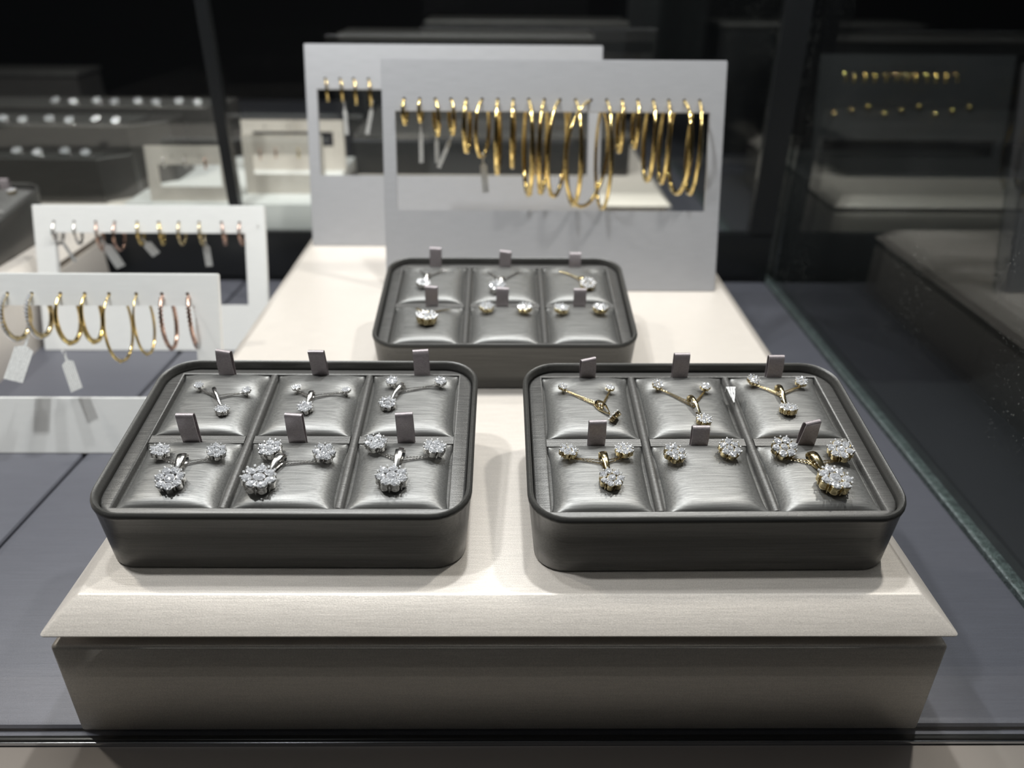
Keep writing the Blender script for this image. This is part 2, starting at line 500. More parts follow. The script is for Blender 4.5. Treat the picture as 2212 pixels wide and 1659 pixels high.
def bail_mesh(L, m, w1=.0013, w0=.0005, tall=.55):
    """teardrop loop: bottom joint at the origin, loop reaching +y by L; band wider at the far end"""
    bm = bmesh.new(); rings = []; n = 20
    for i in range(n):
        t = 2 * math.pi * i / n
        y = L * (.5 - .5 * math.cos(t)); z = L * tall * .5 * math.sin(t) * (.35 + .65 * (y / L))
        wd = w0 + (w1 - w0) * (y / L) ** .8
        # inward normal for the thickness
        c = Vector((0, L * .55, 0)); p = Vector((0, y, z)); inn = (c - p).normalized() * L * .07
        rings.append([p + Vector((-wd, 0, 0)), p + Vector((-wd * .5, 0, 0)) - inn * .5, p + Vector((wd * .5, 0, 0)) - inn * .5, p + Vector((wd, 0, 0)), p + Vector((wd * .6, 0, 0)) + inn, p + Vector((-wd * .6, 0, 0)) + inn])
    rings.append(rings[0])
    loft(bm, rings, False, False)
    return mesh('bail', bm, m, ang=60)


def pendant(t, a, b, r, ba, bb, metal, label, studs=None, group=None, tl=(0, 0), n=7, roll=0, chain_to=None):
    h = pad_n(a, b)
    e = empty('pendant_necklace', tray_mw(t) @ plane_mw(a, b, h))
    inv = plane_mw(a, b, h).inverted()
    cluster(e, 'flower_setting', n, metal, r, Matrix.Translation((0, 0, r * .72)) @ tilt(*tl, random.random() * 3))
    d = Vector((ba - a, bb - b)); ln = d.length
    # the bail spans from the cluster's edge to past the chain
    st = d.normalized() * (r * .92); L = max(.0030, (ln - r * .92) * 1.75)
    hb = pad_n(ba, bb) - h
    ang = math.atan2(d.y, d.x) - math.pi / 2
    bw = max(.0011, min(.0021, r * .32))
    bo = obj('bail', bail_mesh(L, M[metal], bw, bw * .45), None, e)
    lift = max(r * .34, .0016)
    bo.matrix_local = Matrix.Translation((st.x, st.y, lift)) @ Matrix.Rotation(ang, 4, 'Z') @ Matrix.Rotation(math.atan2(hb * .6, L), 4, 'X') @ Matrix.Rotation(roll, 4, 'Y')
    # jump ring joining bail and cluster
    bm = bmesh.new(); q = .0007
    tube(bm, [(0, q * math.cos(k * math.pi / 5), q * math.sin(k * math.pi / 5)) for k in range(10)], .00022, 6, closed=True, up=Vector((1, 0, 0)))
    jr = obj('jump_ring', bm, M[metal], e); jr.location = (st.x * .97, st.y * .97, lift)
    ends = chain_to
    if ends:
        bm_pts = []
        for (sa, sb) in ends:
            for off in (-.0005, .0008):
                pts = []
                for k in range(9):
                    f = k / 8; pa = ba + (sa - ba) * f; pb = bb + (sb - bb) * f + off * (1 - f) * (1.6 if off > 0 else 1)
                    hh = pad_n(pa, pb) + .0008
                    for a0, a1 in COLS: pass
                    pts.append(inv @ TP(pa, pb, hh + .0006 * (1 - f) * (off > 0)))
                bm_pts.append(pts)
        # one chain drawn as its visible strands
        ms = [chain_mesh(p, M[metal]) for p in bm_pts]
        bm = bmesh.new()
        for q_ in ms: bm.from_mesh(q_)
        me = bpy.data.meshes.new('chain'); bm.to_mesh(me); bm.free(); me.materials.append(M[metal])
        me.polygons.foreach_set('use_smooth', [True] * len(me.polygons))
        for q_ in ms: bpy.data.meshes.remove(q_)
        obj('chain', me, None, e)
    tag(e, label, 'necklace', group)
    return e


def cell(a, b):
    c = 'left' if a < -.026 else ('right' if a > .026 else 'middle')
    rw = 'back' if b > .056 else 'front'
    return f'{rw} {c} cell'


def corner(a, b): return cell(a, b)


TAB = dict(
    L=[(-.051, .1062, .0158, .0010, -.25), (-.0003, .1064, .0175, -.0015, 0), (.0552, .1066, .0150, .0030, .12),
       (-.0531, .0525, .0165, .0006, 0), (-.0011, .0522, .0170, .0006, -.1), (.0521, .0528, .0170, .0010, .1)],
    R=[(-.0501, .1068, .0128, .0, .35), (.0002, .1066, .0150, .0018, 0), (.0519, .1066, .0130, .0025, 0),
       (-.0509, .0526, .0142, .0008, .05), (-.0002, .0526, .0100, .0015, 0), (.0527, .0526, .0148, -.0008, .30)],
    B=[(-.0509, .1062, .0152, .0020, -.1), (.0002, .1062, .0135, .0006, -.25), (.0519, .1062, .0108, .0030, 0),
       (-.0500, .0526, .0150, .0006, -.15), (-.0018, .0526, .0132, .0018, -.1), (.0512, .0526, .0125, .0020, 0)])

S = [
(0, 's', -0.0616, 0.0934, 0.0026), (0, 's', -0.0359, 0.0906, 0.0025), (0, 'p', -0.043, 0.0725, 0.0037, -0.0491, 0.0835),
(0, 's', -0.0097, 0.092, 0.0025), (0, 's', 0.0165, 0.0914, 0.0025), (0, 'p', -0.0013, 0.0742, 0.0042, -0.0006, 0.0837),
(0, 's', 0.0401, 0.0973, 0.0034), (0, 's', 0.066, 0.0979, 0.0034), (0, 'p', 0.0402, 0.0779, 0.0045, 0.0444, 0.0891),
(0, 's', -0.0628, 0.0407, 0.0047), (0, 's', -0.0364, 0.0412, 0.0047), (0, 'p', -0.0509, 0.0202, 0.0066, -0.0509, 0.0332),
(0, 's', -0.0109, 0.0416, 0.0058), (0, 's', 0.015, 0.0398, 0.0054), (0, 'p', -0.0106, 0.0207, 0.0079, -0.0058, 0.0337),
(0, 's', 0.0385, 0.0467, 0.0056), (0, 's', 0.0671, 0.0437, 0.0056), (0, 'p', 0.0493, 0.0219, 0.0074, 0.0506, 0.0365),
(1, 's', -0.0645, 0.0954, 0.0026), (1, 's', -0.0396, 0.0945, 0.0026), (1, 'p', -0.0406, 0.0703, 0.0036, -0.0457, 0.0783),
(1, 's', -0.0137, 0.0969, 0.0031), (1, 's', 0.0112, 0.0948, 0.0029), (1, 'p', 0.0045, 0.0669, 0.0041, 0.002, 0.0792),
(1, 's', 0.0386, 0.1005, 0.0035), (1, 's', 0.0638, 0.0988, 0.0034), (1, 'p', 0.0496, 0.0752, 0.0046, 0.0496, 0.088),
(1, 's', -0.0654, 0.0437, 0.0047), (1, 's', -0.0388, 0.0442, 0.0047), (1, 'p', -0.0473, 0.0238, 0.0058, -0.0488, 0.0367),
(1, 's', -0.0148, 0.0415, 0.0055), (1, 's', 0.012, 0.0437, 0.0056),
(1, 's', 0.0381, 0.0441, 0.0062), (1, 's', 0.0645, 0.0421, 0.0062), (1, 'p', 0.0544, 0.0215, 0.0079, 0.0508, 0.0357),
(2, 'p', -0.0572, 0.0755, 0.0048, -0.0556, 0.0865), (2, 'p', -0.0054, 0.0703, 0.0060, -0.0028, 0.0812),
(2, 'p', 0.0584, 0.0743, 0.0056, 0.0552, 0.0832), (2, 'p', -0.0513, 0.0296, 0.0070, -0.0525, 0.038),
(2, 's', -0.0123, 0.0445, 0.0050), (2, 's', 0.0133, 0.0437, 0.0050), (2, 's', 0.038, 0.043, 0.0050), (2, 's', 0.0642, 0.043, 0.0052)]

dent = {0: [], 1: [], 2: []}
for q in S:
    if q[1] == 's': dent[q[0]].append((q[2], q[3]))
dent[2] += [(-.062, .100), (-.042, .101), (-.012, .100), (.013, .101), (.039, .100), (.064, .100), (-.060, .048), (-.036, .047)]

trays = [tray(-.1002, .2699, -.0035, 'dark grey tray in front left, holding white gold flower sets', TAB['L'], dent[0]),
         tray(.0968, .2681, .0094, 'dark grey tray in front right, holding yellow gold flower sets', TAB['R'], dent[1]),
         tray(.0007, .4407, .0029, 'dark grey tray in the middle, behind the two front trays', TAB['B'], dent[2])]
TN = ['front left tray', 'front right tray', 'rear tray']
HUE = ['white gold', 'yellow gold', 'pale gold']
si = {}
for k, q in enumerate(S):
    ti, kind, a, b, r = q[:5]
    metal = 'silver' if ti == 0 else 'palegold'
    if ti == 2 and q[1] == 'p' and a < .03: metal = 'silver' if b > .05 else 'palegold'
    hue = 'white gold' if metal == 'silver' else 'yellow gold'
    cl = cell(a, b)
    # leaning of each flower, as the photo shows
    tl = {(0, 11): (.18, -.12), (0, 14): (-.02, .16)}.get((ti, k), (.10 + random.uniform(-.12, .12), random.uniform(-.15, .15)))
    if kind == 's':
        c = (ti, cl); si[c] = si.get(c, 0) + 1
        side = 'left' if si[c] == 1 else 'right'
        stud(trays[ti], a, b, r, metal, f'{hue} flower stud on {side} of pair in {cl}, {TN[ti]}', None, tl)
    else:
        ends = [s for s in S if s[0] == ti and s[1] == 's' and cell(s[2], s[3]) == cl]
        ends = [(s[2] + .0, s[3] - s[4] * .6) for s in ends]
        if ti == 2: ends = {35: [(-.062, .098), (-.043, .099)], 36: [(-.013, .098), (.013, .099)], 37: [(.040, .098)], 38: [(-.060, .046), (-.038, .045)]}[k]
        roll = {20: 1.1}.get(k, 0.0); ptl = tl
        if k == 20: ptl = (-.2, 1.15)
        pendant(trays[ti], a, b, r, q[5], q[6], metal, f'{hue} flower pendant on fine chain in {cl}, {TN[ti]}', None, None, ptl,
                n=6 if r < .0043 else 7, roll=roll, chain_to=ends)

# small folded paper marker between two pads of the right tray
e = empty('paper_marker', tray_mw(trays[1]) @ plane_mw(.0237, .0915, -.001))
bm = bmesh.new()
P3 = [(-.0025, 0, .0030), (.0025, 0, .0030), (.0004, -.0088, .0), (-.0001, -.0088, .0)]
loft(bm, [[Vector(p) for p in P3], [Vector(p) + Vector((0, -.0002, -.0004)) for p in P3]])
obj('pointed_flap', bm, M['tag'], e, smooth=False)
bm = bmesh.new(); loft(bm, [[(-.0025, 0, .003), (.0025, 0, .003), (.0025, .0004, .003), (-.0025, .0004, .003)], [(-.0025, 0, -.0005), (.0025, 0, -.0005), (.0025, .0004, -.0005), (-.0025, .0004, -.0005)]])
obj('back_flap', bm, M['tag'], e, smooth=False)
tag(e, 'tiny pointed white paper marker on divider of right tray', 'paper marker')


# ---------------------------------------------------------------- earring stands
def stand_mw(x, y, z, lean): return Matrix.Translation((x, y, z)) @ Matrix.Rotation(-lean, 4, 'X')   # local z runs up the panel, -y faces the viewer


def earring_stand(name, x0, width, y0, z0, hs, lean, win, holes, sh, material, label, th=.004, leg=True):
    """leaning panel with a window; row of small pin holes above it. local: x from left edge, z up the slope"""
    r = empty(name, stand_mw(x0, y0, z0, lean))
    wx0, wx1, wz0, wz1 = win
    bm = bmesh.new()
    def side(y):
        V = lambda x, z: bm.verts.new((x, y, z))
        F = []
        def quad(a, b, c, d): F.append(bm.faces.new((V(*a), V(*b), V(*c), V(*d))))
        i = .002
        O = [(0, 0), (width, 0), (width, hs), (0, hs)]; I = [(i, i), (width - i, i), (width - i, hs - i), (i, hs - i)]
        for k in range(4): quad(O[k], O[(k + 1) % 4], I[(k + 1) % 4], I[k])
        d = min(.0035, (sh - wz1) * .8); s0, s1 = sh - d, sh + d
        quad((i, i), (width - i, i), (width - i, wz0), (i, wz0))
        quad((i, wz0), (wx0, wz0), (wx0, wz1), (i, wz1)); quad((wx1, wz0), (width - i, wz0), (width - i, wz1), (wx1, wz1))
        quad((i, wz1), (width - i, wz1), (width - i, s0), (i, s0)); quad((i, s1), (width - i, s1), (width - i, hs - i), (i, hs - i))
        cur = i
        for hx in holes:
            quad((cur, s0), (hx - d, s0), (hx - d, s1), (cur, s1)); cur = hx + d
            sq = [(-1, -1), (0, -1), (1, -1), (1, 0), (1, 1), (0, 1), (-1, 1), (-1, 0)]
            for k in range(8):
                a, b = sq[k], sq[(k + 1) % 8]
                rr = .0015
                ca = Vector((a[0], a[1])).normalized() * rr; cb = Vector((b[0], b[1])).normalized() * rr
                quad((hx + a[0] * d, sh + a[1] * d), (hx + b[0] * d, sh + b[1] * d), (hx + cb.x, sh + cb.y), (hx + ca.x, sh + ca.y))
        quad((cur, s0), (width - i, s0), (width - i, s1), (cur, s1))
    side(0); side(th)
    def wall(pts):
        n = len(pts)
        for k in range(n):
            a, b = pts[k], pts[(k + 1) % n]
            bm.faces.new([bm.verts.new(v) for v in ((a[0], 0, a[1]), (b[0], 0, b[1]), (b[0], th, b[1]), (a[0], th, a[1]))])
    wall([(0, 0), (width, 0), (width, hs), (0, hs)])
    wall([(wx0, wz0), (wx1, wz0), (wx1, wz1), (wx0, wz1)])
    for hx in holes:
        wall([(hx + .0015 * math.cos(k * math.pi / 4 + math.pi * .25), sh + .0015 * math.sin(k * math.pi / 4 + math.pi * .25)) for k in range(8)])
    bmesh.ops.remove_doubles(bm, verts=bm.verts, dist=2e-6)
    es = [e_ for e_ in bm.edges if all((abs(v.co.x) < 1e-6 or abs(v.co.x - width) < 1e-6 or abs(v.co.z) < 1e-6 or abs(v.co.z - hs) < 1e-6) for v in e_.verts)]
    bmesh.ops.recalc_face_normals(bm, faces=bm.faces)
    bmesh.ops.bevel(bm, geom=es, offset=.0007, segments=2, affect='EDGES')
    obj('front_panel', bm, M[material], r, ang=40)
    if leg:
        bm = bmesh.new(); hl = min(wz0 * .85, hs * .4)
        # easel leg: from the panel's back down to the surface behind it
        inv = stand_mw(0, 0, 0, lean).inverted()
        def q(x, y, z): return inv @ Vector((x, y, z))
        top = stand_mw(0, 0, 0, lean) @ Vector((0, th, hl))
        x_a, x_b = width * .36, width * .64; yb = top.y + .030
        loft(bm, [[q(x_a, top.y + .0005, top.z), q(x_b, top.y + .0005, top.z), q(x_b, top.y + .0035, top.z), q(x_a, top.y + .0035, top.z)],
                  [q(x_a, yb, .0002), q(x_b, yb, .0002), q(x_b, yb + .003, .0002), q(x_a, yb + .003, .0002)]])
        obj('easel_leg', bm, M[material], r)
    tag(r, label, 'earring stand')
    return r


def world_on(x0, y0, z0, lean, x, s): return stand_mw(x0, y0, z0, lean) @ Vector((x, .002, s))


def arc(R, n, ry=None, off=0):
    ry = ry or R
    return [(0, ry * math.sin(t), -R + R * math.cos(t)) for t in [2 * math.pi * k / n + off for k in range(n)]]


def hoop(loc, R, psi, metal, wire, label, group, tag_=None, sx=1.0, style='plain', swing=0.0, cat='hoop earring'):
    e = empty('hoop_earring', Matrix.Translation(loc) @ Matrix.Rotation(psi, 4, 'Z') @ Matrix.Rotation(swing, 4, 'X'))
    bm = bmesh.new(); n = 40
    pts = arc(R, n, R * sx)
    # thicker towards the bottom, thin at the top where the pin goes through the card
    rad = [wire * (.55 + .45 * min(1, (1 - math.cos(2 * math.pi * k / n)) / 1.0)) for k in range(n)]
    tube(bm, pts, rad, 8, closed=True, up=Vector((1, 0, 0)))
    obj('hoop', bm, M[metal], e, ang=70)
    bm = bmesh.new()
    bmesh.ops.create_icosphere(bm, subdivisions=2, radius=wire * 1.25, matrix=Matrix.Translation(pts[n // 2 + 3 if n > 10 else 0]) @ Matrix.Diagonal((1, 1.2, 1, 1)))
    obj('clasp', bm, M[metal], e)
    if style == 'pave':
        bm = bmesh.new()
        for k in range(2, n // 2 - 1):
            p = Vector(pts[n - k]); c = Vector((0, 0, -R)); o_ = (p - c).normalized()
            bmesh.ops.create_icosphere(bm, subdivisions=1, radius=wire * .85, matrix=Matrix.Translation(p + o_ * wire * .75))
        obj('gem_row', bm, M['stone'], e, smooth=False)
    if style == 'twist':
        bm = bmesh.new()
        for k in range(2, n - 1):
            p = Vector(pts[k])
            for f in (0, .5):
                q_ = p.lerp(Vector(pts[(k + 1) % n]), f)
                bmesh.ops.create_icosphere(bm, subdivisions=1, radius=wire * .60, matrix=Matrix.Translation(q_ + Vector((wire * .7 * (1 if f else -1), 0, 0))))
        obj('beaded_surface', bm, M[metal], e)
    tag(e, label, cat, group)
    return e


def price_tag(loc, w_, h_, rot, label, group=None):
    """flat plastic tag hanging down from its looped neck at loc"""
    e = empty('price_tag', Matrix.Translation(loc) @ rot)
    bm = bmesh.new(); th = .0003
    prof = [(-.0008, 0), (-.0010, -h_ * .16), (-w_ / 2, -h_ * .24), (-w_ / 2, -h_), (w_ / 2, -h_), (w_ / 2, -h_ * .24), (.0010, -h_ * .16), (.0008, 0)]
    loft(bm, [[(x, 0, z) for x, z in prof], [(x, th, z) for x, z in prof]])
    obj('printed_label', bm, M['tag'], e, smooth=False)
    bm = bmesh.new(); tube(bm, [(0, .0018 * math.cos(k * math.pi / 6), .0016 + .0018 * math.sin(k * math.pi / 6)) for k in range(12)], .0002, 5, closed=True, up=Vector((1, 0, 0)))
    obj('loop', bm, M['tag'], e)
    tag(e, label, 'price tag', group)
    return e


ordn = ['first', 'second', 'third', 'fourth', 'fifth', 'sixth', 'seventh', 'eighth', 'ninth', 'tenth', 'eleventh', 'twelfth', 'thirteenth',
        'fourteenth', 'fifteenth', 'sixteenth', 'seventeenth', 'eighteenth', 'nineteenth', 'twentieth']
D_ = math.radians
RX, RY, RZ = (lambda a: Matrix.Rotation(a, 4, 'X')), (lambda a: Matrix.Rotation(a, 4, 'Y')), (lambda a: Matrix.Rotation(a, 4, 'Z'))

# front silver-grey stand with twenty pin holes
GX, GW, GY, GL = -.0990, .2775, .615, .30
gh = [-.0810 + .01256 * i for i in range(20)]
earring_stand('earring_stand', GX, GW, GY, ZP, .1845, GL, (.0105, .2655, .0665, .1447), [x - GX for x in gh], .1537, 'stand',
              'silver grey stand with long row of gold hoops, behind rear tray')
g1s = [(.0095, -6, .0010), (.0085, -4, .0010), (.0140, 14, .0010), (.0135, 14, .0010), (.0205, -6, .0012), (.0225, -16, .0010), (.0295, -3, .0013), (.0265, -3, .0011),
       (.0380, 5, .0013), (.0375, -9, .0013), (.0385, -18, .0011), (.0420, 6, .0012), (.0430, -36, .0010), (.0435, 4, .0010), (.0200, 0, .0012),
       (.0185, 0, .0011), (.0320, 0, .0012), (.0330, -3, .0011), (.0370, 6, .0012), (.0375, -3, .0011)]
GRP = None
for i, (R, psi, wr) in enumerate(g1s):
    wr *= 1.6
    p = world_on(GX, GY, ZP, GL, gh[i] - GX, .1537)
    hoop(p, R, D_(psi), 'gold', wr, f'gold hoop {"earring" if R > .012 else "huggie earring"}, {ordn[i]} from left on the front grey stand',
         'gold hoops on the front grey stand', sx=.8, swing=random.uniform(-.06, .06))
for i, (k, dz, w_, h_, ry) in enumerate([(1, .020, .0038, .030, .03), (2, .028, .0036, .022, .02), (3, .028, .0036, .028, .45), (5, .045, .0060, .030, -.08)]):
    p = world_on(GX, GY, ZP, GL, gh[k] - GX, .1537) + Vector((.0, -.003, -dz))
    price_tag(p, w_, h_, RZ(.3) @ RY(ry), f'narrow price tag hanging from {ordn[k]} hoop of the front grey stand', 'price tags on the front grey stand')

# rear silver-grey stand
HX, HY = -.1862, .730
hh_ = [-.1675, -.1538, -.1412, -.1274]
earring_stand('earring_stand', HX, .2775, HY, ZP, .1845, GL, (.0105, .2655, .0665, .1447), [x - HX for x in hh_], .1537, 'stand',
              'silver grey stand standing behind the one with many gold hoops')
for i, (R, psi, wr) in enumerate([(.0095, 12, .0013), (.0095, 14, .0013), (.0110, 14, .0013), (.0115, 14, .0013)]):
    p = world_on(HX, HY, ZP, GL, hh_[i] - HX, .1537)
    hoop(p, R, D_(psi), 'gold', wr, f'small gold hoop, {ordn[i]} from left on the rear grey stand', 'gold hoops on the rear grey stand', sx=.8)
for k, ry in ((1, .0), (3, .25)):
    p = world_on(HX, HY, ZP, GL, hh_[k] - HX, .1537) + Vector((.002, -.003, -.022))
    price_tag(p, .0038, .028, RY(ry), f'clear price tag hanging from {ordn[k]} hoop of the rear grey stand', 'price tags on the rear grey stand')

# white stand in front left
WX, WW, WY, WL, WH = -.4092, .2080, .4745, .34, .1300
wh = [-.349, -.332, -.312, -.295, -.278, -.259, -.241, -.223]
earring_stand('earring_stand', WX, WW, WY, .004, WH, WL, (.0175, WW - .0175, .041, .1073), [x - WX for x in wh], .1155, 'white',
              'white stand in front at left, hung with eight larger hoops', th=.005)
wsp = [(.0170, -4, 'palegold', .0017, 'pave', 'stone-set yellow gold hoop at far left of the front white stand'),
       (.0160, -2, 'palegold', .0018, 'pave', 'stone-set yellow gold hoop with price tag on the front white stand'),
       (.0185, 0, 'gold', .0017, 'plain', 'thick polished gold hoop left of the smaller one, front white stand'),
       (.0180, 3, 'gold', .0017, 'plain', 'thick gold hoop touching the largest one, front white stand'),
       (.0255, 2, 'gold', .0011, 'plain', 'largest thin gold hoop hanging lowest on the front white stand'),
       (.0228, 6, 'gold', .0010, 'plain', 'thin gold hoop beside the rose gold ones, front white stand'),
       (.0205, 8, 'rose', .0014, 'twist', 'beaded rose gold hoop hanging beside the thin gold one'),
       (.0200, 14, 'rose', .0014, 'twist', 'beaded rose gold hoop at right end of the front white stand')]
for i, (R, psi, mt, wr, sty, lb) in enumerate(wsp):
    p = world_on(WX, WY, .004, WL, wh[i] - WX, .1155)
    hoop(p, R, D_(psi), mt, wr, lb, 'hoops on the front white stand', sx=.85, style=sty)
price_tag(Vector((-.3290, .489, .089)), .0120, .030, RZ(.3) @ RX(-.6) @ RY(.40), 'white price tag near the brown riser under a stone-set hoop')
price_tag(Vector((-.3085, .492, .0755)), .0085, .027, RZ(-.1) @ RX(-.6) @ RY(-.45), 'white price tag slanting under the thick polished gold hoop')

# white stand behind it
VX, VW, VY = -.4205, .2060, .6434
vh = [-.402, -.384, -.365, -.348, -.328, -.309, -.291, -.273, -.253, -.237]
earring_stand('earring_stand', VX, VW, VY, .004, .1305, WL, (.0180, VW - .0180, .042, .1062), [x - VX for x in vh], .1155, 'white',
              'white stand behind the other white one, hung with small huggies', th=.005)
vm = ['silver', 'silver', 'rose', 'rose', 'gold', 'gold', 'palegold', 'palegold', 'rose', 'rose']
hn = {'silver': 'white gold', 'rose': 'rose gold', 'gold': 'yellow gold', 'palegold': 'pale gold'}
for i, x in enumerate(vh):
    p = world_on(VX, VY, .004, WL, x - VX, .1155)
    hoop(p, .0098 if i not in (2, 3) else .0125, D_(2 + (i % 3) * 6), vm[i], .0013, f'small {hn[vm[i]]} huggie, {ordn[i]} from left on the rear white stand', 'huggies on the rear white stand', sx=.9)
for k, ry, w_, h_ in ((0, -.3, .003, .022), (2, -.35, .0085, .028), (4, -.5, .008, .016), (7, .02, .0058, .024), (9, 0, .006, .012)):
    p = world_on(VX, VY, .004, WL, vh[k] - VX, .1155) + Vector((.003 if k < 9 else .0165, -.003, -.016 if k < 9 else -.002))
    price_tag(p, w_, h_, RZ(.3) @ RY(ry), f'price tag by the {ordn[k]} huggie of the rear white stand', 'price tags on the rear white stand')

# ---------------------------------------------------------------- left: dark trays with rings
t4 = tray(-.535, .650, 0, 'dark grey jewellery tray cut off by left edge of the photo', [(.0519, .0526, .0125, .002, 0), (.0519, .1062, .0108, .002, 0)], [])
stud(t4, .0640, .0965, .0040, 'palegold', 'yellow gold stud in the tray cut off by the left edge')
stud(t4, .0400, .0965, .0040, 'palegold', 'pale gold stud at the photo edge in the left cut-off tray')


def ring_tray(name, xr, y0, w_, d, z0, zt, cx, cy, label):
    """tray with its right front corner cut off, low rim and slotted pad"""
    e = empty(name, loc=(xr - w_ / 2, y0, z0)); h = zt - z0
    def outl(i, z): return [(-w_ / 2 + i, i, z), (w_ / 2 - i * .4, i, z), (w_ / 2 + cx - i, cy + i * .3, z), (w_ / 2 + cx - i, d - i, z), (-w_ / 2 + i, d - i, z)]
    bm = bmesh.new()
    loft(bm, [outl(.001, 0), outl(0, .001), outl(0, h - .001), outl(.0008, h), outl(.003, h), outl(.0035, h - .003)])
    obj('tray_body', bm, M['dark'], e, ang=30)
    bm = bmesh.new(); n = 5
    yy = [.006 + (d - .012) * k / n for k in range(n)]
    for y in yy: box(bm, -w_ / 2 + .006, w_ / 2 - .004, y, y + (d - .012) / n - .002, h - .004, h - .0005, bev=.0008)
    obj('slotted_pad', bm, M['frame'], e)
    tag(e, label, 'ring tray')
    return e, yy


def make_ring():
    e = empty('ring')
    bm = bmesh.new(); R = .0085
    tube(bm, [(R * math.cos(k * math.pi / 12), 0, R * math.sin(k * math.pi / 12)) for k in range(24)], .0009, 6, closed=True, up=Vector((0, 1, 0)))
    obj('band', bm, M['silver'], e, ang=70)
    s = bpy.data.objects.new('flower_setting', SET[(6, 'silver')]); link(s, e); s.matrix_local = Matrix.Translation((0, 0, R + .0030)) @ Matrix.Rotation(.5, 4, 'X') @ Matrix.Diagonal((.0055, .0055, .0055, 1))
    for (x, y, rr) in cluster_layout(6):
        o = bpy.data.objects.new('stone', STONE); link(o, s); o.matrix_local = Matrix.Translation((x, y, .015)) @ Matrix.Diagonal((rr, rr, rr * 1.05, 1))
    return e


def copy_tree(o, parent=None):
    c = o.copy(); col.objects.link(c); c.parent = parent
    if parent is not None: c.matrix_parent_inverse = o.matrix_parent_inverse.copy()
    for ch in list(o.children): copy_tree(ch, c)
    return c


ring0 = make_ring(); first = True
for (nm, xr, y0, w_, d, zt, cx, cy, lab, cnt, grp) in (
    ('ring_tray', -.453, .880, .30, .040, .1235, .028, .026, 'dark ring tray nearest the glass on the left rear riser', 7, 'nearest dark ring tray'),
    ('ring_tray', -.437, .934, .36, .085, .1490, .036, .034, 'dark ring tray standing behind the nearest ring tray', 8, 'second dark ring tray'),
    ('ring_tray', -.385, 1.060, .42, .080, .1500, .015, .020, 'dim farthest ring tray on the left rear riser', 8, 'farthest dark ring tray')):
    e, yy = ring_tray(nm, xr, y0, w_, d, ZP, zt, cx, cy, lab)
    for i in range(cnt):
        o = ring0 if first else copy_tree(ring0); first = False
        o.location = (xr - .018 - i * .027, y0 + yy[0] + .010 + .008 * (i % 2), zt - .0075)
        o.rotation_euler = (0, 0, random.uniform(-.3, .3))
        tag(o, f'diamond flower ring, {ordn[i]} from right on the {grp}', 'ring', 'rings on the ' + grp)
# charcoal box on the riser behind the back glass
e = empty('display_box', loc=(-.02, 1.015, ZP))
obj('box_body', bx(-.170, .180, 0, .22, 0, .046, bev=.001), M['void'], e)
obj('grey_lid', bx(-.171, .181, -.001, .221, .046, .0495, bev=.0008), M['frame'], e)
tag(e, 'black display box with grey lid on riser behind the back glass', 'display box')

# cream blocks and frames behind the back glass, left of the middle
tag(obj('display_block', bx(-.425, -.207, .862, 1.10, .0, .079, bev=.0012), M['white']), 'low white block behind the back glass beside the black post', 'display block')
earring_stand('earring_stand', -.300, .092, .906, .079, .066, .12, (.010, .082, .022, .044), [.02, .035, .05, .065], .052, 'cream',
              'small cream earring stand on white block right of the post')
earring_stand('earring_stand', -.335, .130, 1.02, .079, .062, .12, (.014, .116, .030, .048), [.03, .06, .09], .054, 'cream',
              'cream earring stand farther back on the white block')
earring_stand('earring_stand', -.398, .094, .872, .079, .060, .14, (.012, .082, .016, .040), [.03, .045, .06], .049, 'cream',
              'cream earring stand left of the black post behind the glass')
for (x, y, z, R, mt, lb) in ((-.375, .872, .128, .005, 'silver', 'leftmost small hoop on the cream stand left of the post'), (-.352, .872, .128, .005, 'silver', 'middle small hoop on the cream stand left of the post'),
                           (-.330, .872, .128, .006, 'rose', 'rose gold hoop on the cream stand left of the post'),
                           (-.280, .910, .130, .006, 'rose', 'leftmost rose hoop on the small cream stand right of the post'), (-.262, .910, .130, .005, 'rose', 'second rose hoop on the small cream stand right of the post'),
                           (-.236, .910, .130, .005, 'palegold', 'pale gold hoop on the small cream stand right of the post'), (-.222, .910, .130, .005, 'rose', 'rightmost hoop on the small cream stand right of the post')):
    hoop(Vector((x, y, z)), R, .3, mt, .0011, lb, 'small hoops behind the back glass', sx=.9)

# gold earrings on a black stand in the neighbouring case, beyond the side glass
tag(obj('display_pedestal', bx(.37, .66, .965, 1.12, -.20, .088, bev=.002), M['void']), 'black pedestal in the neighbouring case beyond the right glass', 'pedestal')
bh = [.030 + .0125 * i for i in range(12)]
earring_stand('earring_stand', .385, .24, .985, .088, .140, .26, (.012, .228, .020, .040), bh, .118, 'void', 'black stand of gold earrings seen dimly through the right glass')
for i, hx in enumerate(bh):
    p = world_on(.385, .985, .088, .26, hx, .118)
    hoop(p, .0055, random.uniform(.2, .9), 'gold', .0017, f'tiny gold hoop, {ordn[i]} from left in top row of the dim black stand', 'gold hoops on the dim black stand', sx=.9)
for i in range(9):
    p = world_on(.385, .985, .088, .26, .022 + .021 * i, .072 + .004 * (i % 3)) + Vector((0, -.0035, 0))
    e = empty('stud_earring', Matrix.Translation(p))
    bm = bmesh.new(); bmesh.ops.create_icosphere(bm, subdivisions=2, radius=.0032); obj('gold_knot', bm, M['gold'], e)
    bm = bmesh.new(); tube(bm, [(0, 0, 0), (0, .006, 0)], .0005, 6); obj('post', bm, M['gold'], e)
    tag(e, f'gold ball stud, {ordn[i]} from left in lower row of the dim black stand', 'stud earring', 'gold studs on the dim black stand')

